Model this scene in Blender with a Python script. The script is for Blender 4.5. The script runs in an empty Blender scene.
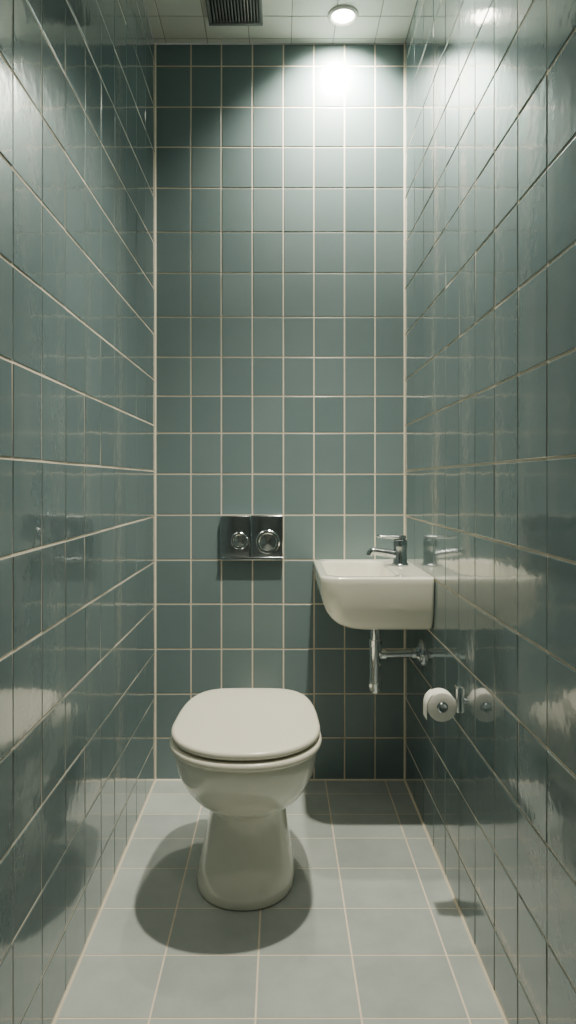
import bpy, bmesh, math, random
from mathutils import Vector, Matrix
random.seed(7)
scene = bpy.context.scene
COL = scene.collection

# ---------------- dimensions (metres) ----------------
HW = 0.45      # half width of room
YB = 2.52      # back wall
YF = -0.62     # wall behind the photographer
H = 2.65
CAMZ = 1.073

# ---------------- materials ----------------
def new_mat(name):
    m = bpy.data.materials.new(name); m.use_nodes = True
    nt = m.node_tree
    return m, nt, nt.nodes['Principled BSDF']

def simple(name, col, rough=0.4, metal=0.0, spec=0.5, coat=0.0, noise=0.0, nscale=8.0, bump=0.0, bscale=40.0):
    m, nt, b = new_mat(name)
    b.inputs['Base Color'].default_value = (*col, 1)
    b.inputs['Roughness'].default_value = rough
    b.inputs['Metallic'].default_value = metal
    b.inputs['Specular IOR Level'].default_value = spec
    b.inputs['Coat Weight'].default_value = coat
    b.inputs['Coat Roughness'].default_value = 0.06
    tc = nt.nodes.new('ShaderNodeTexCoord')
    if noise > 0:
        n = nt.nodes.new('ShaderNodeTexNoise'); n.inputs['Scale'].default_value = nscale
        n.inputs['Detail'].default_value = 5
        nt.links.new(tc.outputs['Object'], n.inputs['Vector'])
        mx = nt.nodes.new('ShaderNodeMix'); mx.data_type = 'RGBA'
        mx.inputs[6].default_value = (*[c*(1-noise) for c in col], 1)
        mx.inputs[7].default_value = (*[min(1, c*(1+noise)) for c in col], 1)
        nt.links.new(n.outputs['Fac'], mx.inputs[0])
        nt.links.new(mx.outputs[2], b.inputs['Base Color'])
    if bump > 0:
        n2 = nt.nodes.new('ShaderNodeTexNoise'); n2.inputs['Scale'].default_value = bscale
        nt.links.new(tc.outputs['Object'], n2.inputs['Vector'])
        bp = nt.nodes.new('ShaderNodeBump'); bp.inputs['Strength'].default_value = bump
        bp.inputs['Distance'].default_value = 0.002
        nt.links.new(n2.outputs['Fac'], bp.inputs['Height'])
        nt.links.new(bp.outputs['Normal'], b.inputs['Normal'])
    return m

def tile_mat(name, c1, c2, rough, bump, bscale, mottle=0.25, spec=0.5, mscale=5.0, coat=0.0, crough=0.05):
    m, nt, b = new_mat(name)
    at = nt.nodes.new('ShaderNodeAttribute'); at.attribute_name = 'tilevar'
    tc = nt.nodes.new('ShaderNodeTexCoord')
    n = nt.nodes.new('ShaderNodeTexNoise'); n.inputs['Scale'].default_value = mscale
    n.inputs['Detail'].default_value = 6; n.inputs['Roughness'].default_value = 0.6
    nt.links.new(tc.outputs['Object'], n.inputs['Vector'])
    ma = nt.nodes.new('ShaderNodeMath'); ma.operation = 'MULTIPLY_ADD'
    ma.inputs[1].default_value = mottle*2
    nt.links.new(n.outputs['Fac'], ma.inputs[0])
    sc = nt.nodes.new('ShaderNodeMath'); sc.operation = 'MULTIPLY_ADD'
    sc.inputs[1].default_value = 0.6; sc.inputs[2].default_value = 0.2 - mottle
    nt.links.new(at.outputs['Fac'], sc.inputs[0])
    nt.links.new(sc.outputs[0], ma.inputs[2])
    mx = nt.nodes.new('ShaderNodeMix'); mx.data_type = 'RGBA'
    mx.inputs[6].default_value = (*c1, 1); mx.inputs[7].default_value = (*c2, 1)
    nt.links.new(ma.outputs[0], mx.inputs[0])
    nt.links.new(mx.outputs[2], b.inputs['Base Color'])
    b.inputs['Roughness'].default_value = rough
    b.inputs['Specular IOR Level'].default_value = spec
    b.inputs['Coat Weight'].default_value = coat
    b.inputs['Coat Roughness'].default_value = crough
    n2 = nt.nodes.new('ShaderNodeTexNoise'); n2.inputs['Scale'].default_value = bscale
    n2.inputs['Detail'].default_value = 2
    nt.links.new(tc.outputs['Object'], n2.inputs['Vector'])
    bp = nt.nodes.new('ShaderNodeBump'); bp.inputs['Strength'].default_value = bump
    bp.inputs['Distance'].default_value = 0.002
    nt.links.new(n2.outputs['Fac'], bp.inputs['Height'])
    nt.links.new(bp.outputs['Normal'], b.inputs['Normal'])
    if coat: nt.links.new(bp.outputs['Normal'], b.inputs['Coat Normal'])
    return m

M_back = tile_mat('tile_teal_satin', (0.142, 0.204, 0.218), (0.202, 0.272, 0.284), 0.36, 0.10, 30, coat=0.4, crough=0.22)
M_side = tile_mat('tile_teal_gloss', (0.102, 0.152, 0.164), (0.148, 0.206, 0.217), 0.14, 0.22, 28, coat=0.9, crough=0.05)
M_floor = tile_mat('tile_floor_grey', (0.36, 0.40, 0.395), (0.50, 0.535, 0.515), 0.45, 0.10, 60, 0.9, 0.4, 7.0)
M_ceil = tile_mat('tile_ceiling', (0.54, 0.54, 0.48), (0.62, 0.62, 0.55), 0.5, 0.1, 60)
M_grout = simple('grout_beige', (0.86, 0.74, 0.60), 0.85, noise=0.10, nscale=30)
M_groutc = simple('grout_ceiling', (0.26, 0.26, 0.23), 0.85, noise=0.15, nscale=30)
M_caulk = simple('caulk_beige', (0.80, 0.70, 0.56), 0.6, noise=0.1, nscale=30)
M_cer = simple('ceramic_cream', (0.83, 0.81, 0.70), 0.12, coat=0.4, noise=0.02, nscale=4)
M_seat = simple('seat_plastic_cream', (0.86, 0.82, 0.70), 0.25, coat=0.15, noise=0.02, nscale=4)
M_chrome = simple('chrome', (0.74, 0.76, 0.77), 0.10, 1.0, noise=0.03)
M_chromed = simple('chrome_brushed', (0.50, 0.54, 0.57), 0.16, 1.0, noise=0.05)
M_dark = simple('dark_gap', (0.015, 0.016, 0.016), 0.7, noise=0.1)
M_ventm = simple('vent_metal', (0.16, 0.165, 0.16), 0.5, 0.3, noise=0.1)
M_paper = simple('tissue_paper', (0.84, 0.82, 0.75), 0.95, noise=0.05, nscale=60, bump=0.3, bscale=200)
M_white = simple('white_enamel', (0.72, 0.71, 0.66), 0.35, noise=0.03)
M_door = simple('door_paint', (0.40, 0.42, 0.39), 0.45, noise=0.06)
M_em = bpy.data.materials.new('lamp_glow'); M_em.use_nodes = True
_nt = M_em.node_tree; _nt.nodes.clear()
_e = _nt.nodes.new('ShaderNodeEmission'); _e.inputs[0].default_value = (1.0, 0.95, 0.78, 1); _e.inputs[1].default_value = 30
_o = _nt.nodes.new('ShaderNodeOutputMaterial'); _nt.links.new(_e.outputs[0], _o.inputs[0])

# ---------------- helpers ----------------
def empty(name, loc):
    e = bpy.data.objects.new(name, None); e.location = loc; e.empty_display_size = 0.05
    COL.objects.link(e); return e

def mesh_obj(name, verts, faces, mats, parent=None, smooth=True, midx=None, angle=40):
    me = bpy.data.meshes.new(name)
    off = Vector(parent.location) if parent else Vector((0, 0, 0))
    me.from_pydata([tuple(Vector(v) - off) for v in verts], [], faces)
    for mm in (mats if isinstance(mats, (list, tuple)) else [mats]): me.materials.append(mm)
    bm = bmesh.new(); bm.from_mesh(me)
    if midx is None:
        bmesh.ops.recalc_face_normals(bm, faces=bm.faces)
    bm.to_mesh(me); bm.free()
    if midx:
        for p, i in zip(me.polygons, midx): p.material_index = i
    ob = bpy.data.objects.new(name, me); COL.objects.link(ob)
    if parent: ob.parent = parent
    if smooth:
        for p in me.polygons: p.use_smooth = True
        try: me.set_sharp_from_angle(angle=math.radians(angle))
        except Exception: pass
    return ob

def loft(name, rings, mat, parent=None, cap0=True, cap1=True, angle=40, closed=False):
    n = len(rings[0]); V = [p for r in rings for p in r]; F = []
    R = len(rings)
    for i in range(R if closed else R-1):
        j2 = (i+1) % R
        for k in range(n):
            k2 = (k+1) % n
            F.append((i*n+k, i*n+k2, j2*n+k2, j2*n+k))
    if not closed:
        if cap0: F.append(tuple(range(n-1, -1, -1)))
        if cap1: F.append(tuple((R-1)*n+k for k in range(n)))
    return mesh_obj(name, V, F, mat, parent, angle=angle)

def frame(axis):
    a = Vector(axis).normalized()
    t = Vector((0, 0, 1)) if abs(a.z) < 0.9 else Vector((1, 0, 0))
    u = a.cross(t).normalized(); v = a.cross(u).normalized()
    return a, u, v

def lathe(name, origin, axis, prof, mat, parent=None, n=48, angle=40, cap=True):
    a, u, v = frame(axis); O = Vector(origin)
    rings = []
    for d, r in prof:
        r = max(r, 1e-5)
        rings.append([O + a*d + u*(r*math.cos(2*math.pi*k/n)) + v*(r*math.sin(2*math.pi*k/n)) for k in range(n)])
    return loft(name, rings, mat, parent, cap, cap, angle)

def tube(name, pts, rad, mat, parent=None, n=24):
    pts = [Vector(p) for p in pts]
    rads = rad if isinstance(rad, (list, tuple)) else [rad]*len(pts)
    rings = []; prev_u = None
    for i, p in enumerate(pts):
        if i == 0: t = pts[1]-pts[0]
        elif i == len(pts)-1: t = pts[-1]-pts[-2]
        else: t = (pts[i+1]-pts[i]).normalized() + (pts[i]-pts[i-1]).normalized()
        t.normalize()
        if prev_u is None: _, u, _v = frame(t)
        else: u = (prev_u - t*prev_u.dot(t)).normalized()
        v = t.cross(u).normalized(); prev_u = u
        rings.append([p + u*(rads[i]*math.cos(2*math.pi*k/n)) + v*(rads[i]*math.sin(2*math.pi*k/n)) for k in range(n)])
    return loft(name, rings, mat, parent, True, True, 50)

def rbox(name, lo, hi, r, mat, parent=None, seg=4):
    bm = bmesh.new(); bmesh.ops.create_cube(bm, size=1)
    lo = Vector(lo); hi = Vector(hi); c = (lo+hi)/2; s = hi-lo
    off = Vector(parent.location) if parent else Vector((0, 0, 0))
    for v in bm.verts: v.co = Vector((v.co.x*s.x, v.co.y*s.y, v.co.z*s.z)) + c - off
    if r > 0: bmesh.ops.bevel(bm, geom=bm.edges[:], offset=r, segments=seg, profile=0.5, affect='EDGES')
    me = bpy.data.meshes.new(name); bm.to_mesh(me); bm.free(); me.materials.append(mat)
    for p in me.polygons: p.use_smooth = True
    try: me.set_sharp_from_angle(angle=math.radians(35))
    except Exception: pass
    ob = bpy.data.objects.new(name, me); COL.objects.link(ob)
    if parent: ob.parent = parent
    return ob

def tiled(name, O, u, v, n, ul, vl, gu, gv, mats, tilt=0.0, bev=0.0016, depth=0.002, thick=0.08, holes=()):
    """tiled slab. gu: width of joints running along v; gv: joints along u"""
    O = Vector(O); u = Vector(u); v = Vector(v); n = Vector(n)
    V = []; F = []; MI = []; TV = []
    P = lambda a, b, h: O + u*a + v*b + n*h
    flip = u.cross(v).dot(n) < 0
    def face(ix, mi, tv):
        F.append(tuple(reversed(ix)) if flip else tuple(ix)); MI.append(mi); TV.append(tv)
    a0, a1, b0, b1 = ul[0], ul[-1], vl[0], vl[-1]
    for h in (-depth, -thick):
        for a, b in ((a0, b0), (a1, b0), (a1, b1), (a0, b1)): V.append(P(a, b, h))
    face((0, 1, 2, 3), 1, 0); face((7, 6, 5, 4), 1, 0)
    for k in range(4):
        k2 = (k+1) % 4; face((k+4, k2+4, k2, k), 1, 0)
    for i in range(len(ul)-1):
        for j in range(len(vl)-1):
            x0 = ul[i]+gu/2; x1 = ul[i+1]-gu/2; y0 = vl[j]+gv/2; y1 = vl[j+1]-gv/2
            if x1-x0 < 0.008 or y1-y0 < 0.008: continue
            cx, cy = (x0+x1)/2, (y0+y1)/2
            if any(h[0] < cx < h[1] and h[2] < cy < h[3] for h in holes): continue
            tx = random.uniform(-tilt, tilt); ty = random.uniform(-tilt, tilt); tv = random.random()
            s = len(V)
            for ins, h in ((0, -depth), (0, -depth*0.35), (bev*0.4, -depth*0.1), (bev, 0)):
                for a, b in ((x0+ins, y0+ins), (x1-ins, y0+ins), (x1-ins, y1-ins), (x0+ins, y1-ins)):
                    hh = h + ((a-cx)*tx + (b-cy)*ty if h > -depth else 0)
                    V.append(P(a, b, hh))
            for r in range(3):
                for k in range(4):
                    k2 = (k+1) % 4
                    face((s+r*4+k, s+r*4+k2, s+r*4+4+k2, s+r*4+4+k), 0, tv)
            face((s+12, s+13, s+14, s+15), 0, tv)
    ob = mesh_obj(name, V, F, mats, smooth=False, midx=MI)
    at = ob.data.attributes.new('tilevar', 'FLOAT', 'FACE')
    at.data.foreach_set('value', TV)
    return ob

# ---------------- room ----------------
K = 277.8
bx = [-HW] + [(x-280)/K for x in (191, 221.5, 252.5, 283.5, 314, 344.5, 375)] + [HW]
by = [0.0] + [CAMZ-(y-482)/K for y in (738, 694, 649, 604, 560, 515, 474, 433, 396, 357, 317, 273, 232, 188, 147, 107, 66)] + [H]
tiled('wall_back', (0, YB, 0), (1, 0, 0), (0, 0, 1), (0, -1, 0), bx, by, 0.0052, 0.0052, [M_back, M_grout], tilt=0.003, bev=0.0012, depth=0.0015)

sy = [1.18+0.145*k for k in range(9)]
sy = [YF] + [1.18-0.145*k for k in range(12, 0, -1)] + sy + [YB]
sz = [0.0] + [1.1126+0.163*k for k in range(-6, 10)]
sz = [z for z in sz if z < H-0.03] + [H]
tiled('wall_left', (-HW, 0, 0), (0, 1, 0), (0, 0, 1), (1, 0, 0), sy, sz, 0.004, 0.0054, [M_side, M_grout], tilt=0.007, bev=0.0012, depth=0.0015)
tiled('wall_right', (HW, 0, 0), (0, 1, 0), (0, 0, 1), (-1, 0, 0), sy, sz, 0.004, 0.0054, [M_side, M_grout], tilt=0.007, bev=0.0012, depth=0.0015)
fx = [-HW] + [-0.261, -0.049, 0.163, 0.378] + [HW]
fy = [1.401-0.178*k for k in range(11, 0, -1)] + [1.401, 1.588, 1.763, 1.946, 2.110, 2.262, 2.41, YB]
fy = [YF] + [y for y in fy if y > YF+0.02]
tiled('floor', (0, 0, 0), (1, 0, 0), (0, 1, 0), (0, 0, 1), fx, fy, 0.0042, 0.0042, [M_floor, M_grout], tilt=0.001, bev=0.001, depth=0.001)
cx = [-HW, -0.41, -0.26, -0.11, 0.04, 0.19, 0.34, HW]
cy = [YF] + [YB-0.03-0.12*k for k in range(25, -1, -1)]+[YB]
tiled('ceiling', (0, 0, H), (1, 0, 0), (0, 1, 0), (0, 0, -1), cx, cy, 0.003, 0.003, [M_ceil, M_groutc], tilt=0.001)
# wall behind the photographer with a door
tiled('wall_front', (0, YF, 0), (1, 0, 0), (0, 0, 1), (0, 1, 0), [-HW, -0.38, 0.38, HW], [0, 2.06, 2.22, 2.38, 2.54, H], 0.005, 0.005, [M_side, M_grout],
      holes=[(-0.38, 0.38, 0, 2.06)])
door = empty('door_1', (0, YF+0.01, 0))
rbox('leaf', (-0.34, YF, 0.008), (0.34, YF+0.035, 2.02), 0.003, M_door, door)
for i, (a, b) in enumerate(((0.15, 0.95), (1.10, 1.88))):
    rbox('panel_%d' % (i+1), (-0.24, YF+0.03, a), (0.24, YF+0.043, b), 0.006, M_door, door)
for i, (a, b, c, d) in enumerate(((-0.385, -0.342, 0.001, 2.065), (0.342, 0.385, 0.001, 2.065), (-0.342, 0.342, 2.022, 2.065))):
    rbox('casing_%d' % (i+1), (a, YF, c), (b, YF+0.045, d), 0.004, M_white, door)
tube('handle', [(0.28, YF+0.03, 1.0), (0.28, YF+0.075, 1.0), (0.27, YF+0.085, 1.0), (0.17, YF+0.085, 1.0)], 0.009, M_chrome, door)

# caulk beads in the corners
def bead(name, a, b, d1, d2, r=0.005):
    a = Vector(a); b = Vector(b); d1 = Vector(d1); d2 = Vector(d2)
    prof = [Vector((0, 0, 0)), d1*r, d1*r*0.55+d2*r*0.55, d2*r]
    V = [a+p for p in prof] + [b+p for p in prof]
    F = [(0, 1, 5, 4), (1, 2, 6, 5), (2, 3, 7, 6), (3, 0, 4, 7), (3, 2, 1, 0), (4, 5, 6, 7)]
    return mesh_obj(name, V, F, M_caulk, smooth=False)
bead('trim_1', (-HW, YB, 0), (-HW, YB, H), (1, 0, 0), (0, -1, 0))
bead('trim_2', (HW, YB, 0), (HW, YB, H), (-1, 0, 0), (0, -1, 0))
bead('trim_3', (-HW, YF, 0), (-HW, YB, 0), (1, 0, 0), (0, 0, 1), 0.005)
bead('trim_4', (HW, YF, 0), (HW, YB, 0), (-1, 0, 0), (0, 0, 1), 0.005)
bead('trim_5', (-HW, YB, 0), (HW, YB, 0), (0, -1, 0), (0, 0, 1), 0.004)

# ---------------- toilet ----------------
TX = -0.087
def egg(cx, yf, yb, hw, z, n=96, wide=0.40, ef=2.2, eb=4.2, taper=0.10):
    yw = yf + (yb-yf)*wide; pts = []
    for k in range(n):
        t = 2*math.pi*k/n; c, s = math.cos(t), math.sin(t)
        if s < 0: e, L = ef, yw-yf
        else: e, L = eb, yb-yw
        x = hw*math.copysign(abs(c)**(2/e), c); y = L*math.copysign(abs(s)**(2/e), s)
        if s > 0: x *= 1-taper*(y/L)**1.5
        pts.append(Vector((cx+x, yw+y, z)))
    return pts
toilet = empty('toilet', (TX, 1.95, 0))
secs = [ # z, front, back, hw
 (0.0, 1.750, 2.16, 0.130), (0.006, 1.745, 2.163, 0.133), (0.028, 1.748, 2.16, 0.1315), (0.06, 1.762, 2.15, 0.125), (0.11, 1.783, 2.14, 0.1145),
 (0.16, 1.796, 2.13, 0.106), (0.195, 1.802, 2.13, 0.102), (0.211, 1.797, 2.13, 0.103), (0.224, 1.772, 2.13, 0.113), (0.238, 1.742, 2.125, 0.128), (0.258, 1.712, 2.12, 0.144),
 (0.285, 1.682, 2.12, 0.158), (0.315, 1.655, 2.118, 0.170), (0.345, 1.635, 2.117, 0.1775), (0.378, 1.620, 2.117, 0.182), (0.396, 1.615, 2.117, 0.1835), (0.405, 1.619, 2.113, 0.180)]
loft('bowl_body', [egg(TX-0.006*max(0, 1-z/0.2), f, b, w, z, eb=3.0 if z < 0.23 else 4.0) for z, f, b, w in secs], M_cer, toilet, angle=60)
def slab(name, f, b, w, z0, z1, mat, r=0.006, dome=0.0, **kw):
    rings = []
    for k in range(5):
        a = math.pi/2*k/4; q = r*(1-math.sin(a)); h = r*(1-math.cos(a))
        rings.append(egg(TX, f+q, b-q, w-q, z0+h, **kw))
    for k in range(5):
        a = math.pi/2*k/4; q = r*(1-math.cos(a)); h = r*math.sin(a)
        rings.append(egg(TX, f+q, b-q, w-q, z1-r+h, **kw))
    if dome:
        for q in (0.02, 0.05, 0.09, 0.13, 0.16):
            rings.append(egg(TX, f+r+q*1.1, b-r-q*1.1, w-r-q, z1+dome*(1-((0.17-q)/0.17)**2*1.0), **kw))
    return loft(name, rings, mat, toilet, angle=60)
loft('seat_gap', [egg(TX, 1.625, 2.105, 0.174, 0.403), egg(TX, 1.625, 2.105, 0.174, 0.438)], M_dark, toilet)
slab('seat_ring', 1.594, 2.112, 0.1935, 0.4085, 0.4280, M_seat, 0.0085)
slab('lid', 1.600, 2.117, 0.190, 0.4330, 0.452, M_seat, 0.009, dome=0.006)
def rr(cx, cz, hx, hz, y, r, n=8):
    pts = []
    for (sx, sz_, a0) in ((1, 1, 0), (-1, 1, 90), (-1, -1, 180), (1, -1, 270)):
        for k in range(n+1):
            a = math.radians(a0+90*k/n)
            pts.append(Vector((cx+sx*(hx-r)+r*math.cos(a), y, cz+sz_*(hz-r)+r*math.sin(a))))
    return pts
loft('rear_outlet', [rr(TX, 0.19, 0.085, 0.11, 2.05, 0.05), rr(TX, 0.19, 0.085, 0.11, 2.30, 0.05), rr(TX, 0.19, 0.07, 0.09, 2.40, 0.05), rr(TX, 0.19, 0.07, 0.09, YB-0.001, 0.05)], M_cer, toilet)
for i, dx in enumerate((-0.075, 0.075)):
    lathe('hinge_%d' % (i+1), (TX+dx-0.02, 2.118, 0.43), (1, 0, 0), [(0, 0.007), (0.001, 0.009), (0.039, 0.009), (0.04, 0.007)], M_chrome, toilet, 24)

# ---------------- flush plate ----------------
fp = empty('flush_plate', (-0.1026, YB, 0.878))
px = lambda x: (x-280)/K
pz = lambda y: CAMZ-(y-482)/K
rbox('plate_left', (px(221), YB-0.030, pz(558)), (px(250), YB+0.001, pz(515.5)), 0.003, M_chromed, fp)
rbox('plate_right', (px(251), YB-0.034, pz(558)), (px(283), YB+0.001, pz(515)), 0.003, M_chromed, fp)
rbox('plate_lower_lip', (px(221), YB-0.037, pz(559)), (px(283), YB+0.001, pz(556)), 0.002, M_chromed, fp)
lathe('button_small', (px(240), YB-0.029, pz(540)), (0, -1, 0), [(0, 0.031), (0.006, 0.031), (0.009, 0.028), (0.009, 0.022), (0.005, 0.020), (0.006, 0.010), (0.0075, 0)], M_chrome, fp)
lathe('button_large', (px(268), YB-0.033, pz(541)), (0, -1, 0), [(0, 0.043), (0.007, 0.043), (0.011, 0.039), (0.011, 0.032), (0.006, 0.029), (0.008, 0.014), (0.010, 0)], M_chrome, fp)

# ---------------- wash basin ----------------
def rrect(x0, x1, y0, y1, z, r, n=10):
    pts = []
    cs = ((x1, y1, r[1], 0, -1, -1), (x0, y1, r[2], 90, 1, -1), (x0, y0, r[3], 180, 1, 1), (x1, y0, r[0], 270, -1, 1))
    for x, y, q, a0, sx, sy_ in cs:
        for k in range(n+1):
            a = math.radians(a0+90*k/n)
            pts.append(Vector((x+sx*q+q*math.cos(a), y+sy_*q+q*math.sin(a), z)))
    return pts
basin = empty('wash_basin', (0.285, 2.29, 0.795))
XR = HW-0.0005; YBk = YB-0.0005
def outer(z, xl, yf, r=0.05, rs=0.010): return rrect(xl, XR, yf-0.018, YBk, z, (rs, 0.004, rs, r))
rings = [outer(0.631, 0.262, 2.150, .05), outer(0.6315, 0.235, 2.120, .05), outer(0.634, 0.212, 2.098, .05), outer(0.640, 0.190, 2.082, .052), outer(0.650, 0.170, 2.072, .055),
         outer(0.667, 0.152, 2.064, .055), outer(0.688, 0.138, 2.058, .055), outer(0.715, 0.128, 2.053, .055), outer(0.745, 0.122, 2.050, .055), outer(0.775, 0.119, 2.048, .055),
         outer(0.789, 0.1185, 2.048, .055), outer(0.7935, 0.1205, 2.050, .053), outer(0.795, 0.1245, 2.054, .050)]
def inner(z, d, r=0.05): return rrect(0.142+d, 0.355-d*0.9, 2.068+d, 2.475-d, z, (r, r, r, r))
rings += [inner(0.795, -0.003, .052), inner(0.794, 0.0, .05), inner(0.791, 0.003, .05), inner(0.782, 0.006, .05), inner(0.750, 0.014, .05),
          inner(0.710, 0.026, .05), inner(0.688, 0.040, .048), inner(0.677, 0.060, .04), inner(0.674, 0.085, .02)]
loft('bowl', rings, M_cer, basin, angle=50)
lathe('waste_ring', (0.25, 2.28, 0.6742), (0, 0, 1), [(0, 0.021), (0.002, 0.021), (0.003, 0.018), (0.0015, 0.014), (0.001, 0)], M_chrome, basin, 32)
lathe('overflow_ring', (0.152, 2.28, 0.755), (1, 0, 0.1), [(-0.002, 0.012), (0.004, 0.012), (0.004, 0.008), (0.002, 0.007), (0.002, 0)], M_chrome, basin, 24)

# ---------------- faucet ----------------
FX, FY, FZ = 0.400, 2.33, 0.7952
fa = empty('basin_faucet', (FX, FY, FZ))
lathe('body', (FX, FY, FZ), (0, 0, 1), [(0, 0.028), (0.004, 0.028), (0.007, 0.025), (0.012, 0.023), (0.05, 0.022), (0.062, 0.023), (0.074, 0.024), (0.084, 0.022), (0.090, 0.013), (0.091, 0)], M_chromed, fa)
sp = []
for k in range(13):
    t = k/12
    sp.append((FX-0.005-0.088*t, FY, FZ+0.032+0.026*t-0.010*t*t))
sp.append((FX-0.099, FY, FZ+0.042)); sp.append((FX-0.101, FY, FZ+0.033))
tube('spout', sp, [0.0155-0.0035*k/14 for k in range(15)], M_chromed, fa)
LV = []
for t, w, h in ((0.0, .010, .005), (0.010, .017, .009), (0.035, .0165, .0085), (0.06, .014, .0065), (0.080, .012, .0055), (0.092, .009, .005), (0.096, .003, .002)):
    c = Vector((FX+0.018-t, FY, FZ+0.094+0.06*max(0, t-0.03)))
    LV.append([c + Vector((0, w*math.cos(2*math.pi*k/20), h*math.sin(2*math.pi*k/20))) for k in range(20)])
loft('lever', LV, M_chromed, fa, angle=60)

# ---------------- drain trap ----------------
DX, DY = 0.303, 2.22
tr = empty('drain_trap', (DX, DY, 0.5))
lathe('tailpipe', (DX, DY, 0.6325), (0, 0, -1), [(0, 0.028), (0.012, 0.028), (0.014, 0.016), (0.08, 0.016)], M_chrome, tr)
lathe('bottle', (DX, DY, 0.575), (0, 0, -1), [(0, 0.012), (0.002, 0.021), (0.020, 0.021), (0.022, 0.0185), (0.135, 0.0185), (0.137, 0.021), (0.158, 0.021), (0.168, 0.016), (0.172, 0.006), (0.173, 0)], M_chrome, tr)
tube('outlet_pipe', [(DX, DY, 0.528), (0.35, DY, 0.528), (0.40, DY, 0.529), (HW+0.001, DY, 0.530)], 0.0125, M_chromed, tr)
lathe('outlet_nut', (DX+0.016, DY, 0.528), (1, 0, 0), [(0, 0.016), (0.001, 0.018), (0.016, 0.018), (0.017, 0.0155)], M_chrome, tr)
lathe('escutcheon', (HW+0.001, DY, 0.530), (-1, 0, 0), [(0, 0.045), (0.004, 0.045), (0.010, 0.040), (0.016, 0.026), (0.022, 0.018), (0.034, 0.017), (0.035, 0.012)], M_chromed, tr)

# ---------------- toilet paper holder ----------------
tp = empty('toilet_paper_holder', (0.40, 1.74, 0.525))
RC = Vector((0.397, 1.71, 0.522)); RR = 0.036; RL = 0.045
n = 56; prof = [(0, 0.014), (0, RR-.004), (0.0015, RR-.001), (0.004, RR), (RL-.004, RR), (RL-.0015, RR-.001), (RL, RR-.004), (RL, 0.014), (RL/2, 0.0138)]
a, u, v = frame((0, 1, 0)); rings = []
for d, r in prof:
    rings.append([RC + a*d + u*(r*math.cos(2*math.pi*k/n)) + v*(r*math.sin(2*math.pi*k/n)) for k in range(n)])
loft('paper_roll', rings, M_paper, tp, closed=True)
lathe('spindle', RC+Vector((0, -0.004, 0)), (0, 1, 0), [(0.001, 0.006), (0, 0.010), (0.003, 0.0135), (RL+.006, 0.0135), (RL+.007, 0.008)], M_chromed, tp, 32)
rbox('wall_plate', (HW-0.010, 1.745, 0.496), (HW+0.0005, 1.775, 0.560), 0.004, M_chrome, tp)
tube('arm', [(HW-0.006, 1.762, 0.522), (0.418, 1.762, 0.522), (0.404, 1.761, 0.522), (0.398, 1.757, 0.522), (0.397, 1.748, 0.522)], 0.006, M_chromed, tp, 16)
fl = []
for k in range(10):
    t = k/9
    ang = math.radians(120 + 60*min(1, t*1.4))
    x = RC.x + (RR+.0015)*math.cos(ang); z = RC.z + (RR+.0015)*math.sin(ang)
    if t > 0.714: x = RC.x-(RR+.0015); z = RC.z - (t-0.714)*0.11
    fl.append((x, z))
V = []; F = []
for x, z in fl:
    V += [(x, 1.712, z), (x, 1.754, z), (x-0.0006, 1.712, z), (x-0.0006, 1.754, z)]
for k in range(9):
    s = k*4; F += [(s, s+1, s+5, s+4), (s+2, s+6, s+7, s+3), (s, s+4, s+6, s+2), (s+1, s+3, s+7, s+5)]
F += [(0, 2, 3, 1), (36, 37, 39, 38)]
mesh_obj('loose_sheet', V, F, M_paper, tp)

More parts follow.
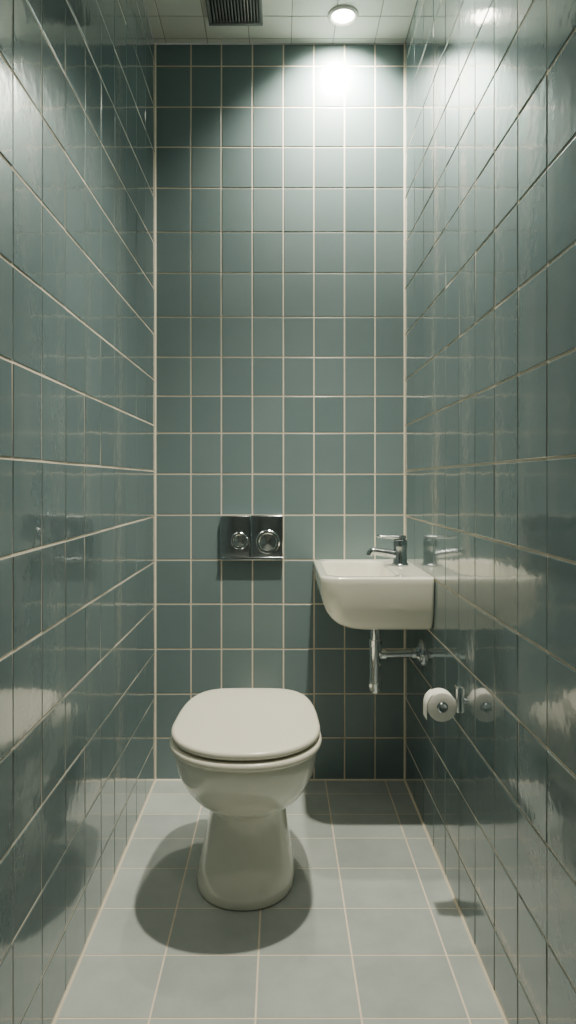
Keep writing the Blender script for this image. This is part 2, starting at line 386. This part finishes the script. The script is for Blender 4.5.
# ---------------- ceiling fittings ----------------
def downlight(x, y, power, size, blend, aim=(0, 0, -1), soft=0.03):
    e = empty('ceiling_downlight', (x, y, H))  # name shared by the real downlights and the added front fill
    lathe('ring', (x, y, H+0.001), (0, 0, -1), [(0, 0.052), (0.004, 0.052), (0.008, 0.048), (0.009, 0.042), (0.004, 0.037), (0.0, 0.036)], M_white, e)
    lathe('lens', (x, y, H), (0, 0, -1), [(0, 0.037), (0.003, 0.037), (0.0045, 0.030), (0.005, 0)], M_em, e)
    l = bpy.data.lights.new('lamp', 'SPOT'); l.energy = power; l.color = (1.0, 0.955, 0.77)
    l.spot_size = math.radians(size); l.spot_blend = blend; l.shadow_soft_size = soft
    o = bpy.data.objects.new('lamp', l); COL.objects.link(o); o.parent = e; o.location = (0, 0, -0.02)
    o.rotation_euler = Vector(aim).to_track_quat('-Z', 'Y').to_euler()
    return e
downlight(0.213, 2.365, 135, 122, 1.0, (0, 0.65, -1))
downlight(0.213, 1.62, 205, 92, 1.0, (-0.06, 0, -1))
downlight(0.0, 0.40, 16, 165, 0.9, soft=0.06)  # added front fill, out of view; ring and lens here are made up

vent = empty('ceiling_vent', (-0.15, 2.30, H))
vx0, vx1, vy0, vy1 = -0.243, -0.058, 2.20, 2.40
rbox('backing', (vx0+0.004, vy0+0.004, H-0.004), (vx1-0.004, vy1-0.004, H+0.001), 0, M_dark, vent)
for i, (a, b, c, d) in enumerate(((vx0, vx1, vy0, vy0+0.014), (vx0, vx1, vy1-0.014, vy1), (vx0, vx0+0.012, vy0+0.014, vy1-0.014), (vx1-0.012, vx1, vy0+0.014, vy1-0.014))):
    rbox('frame_%d' % (i+1), (a, c, H-0.014), (b, d, H+0.001), 0.002, M_ventm, vent, 2)
k = 0; x = vx0+0.020
while x < vx1-0.014:
    k += 1
    rbox('slat_%d' % k, (x-0.0022, vy0+0.012, H-0.012), (x+0.0022, vy1-0.012, H-0.003), 0.001, M_ventm, vent, 1)
    x += 0.0105

# ---------------- world + camera ----------------
w = bpy.data.worlds.new('World'); scene.world = w; w.use_nodes = True
w.node_tree.nodes['Background'].inputs[0].default_value = (0.5, 0.55, 0.55, 1)
w.node_tree.nodes['Background'].inputs[1].default_value = 0.3
cam = bpy.data.cameras.new('Camera'); co = bpy.data.objects.new('Camera', cam); COL.objects.link(co)
co.location = (0, 0, CAMZ); co.rotation_euler = (math.radians(90), 0, 0)
cam.sensor_fit = 'VERTICAL'; cam.sensor_height = 36; cam.sensor_width = 36
cam.lens = 700/1024*36
cam.shift_x = 8/1024; cam.shift_y = -30/1024
cam.clip_start = 0.02
scene.camera = co
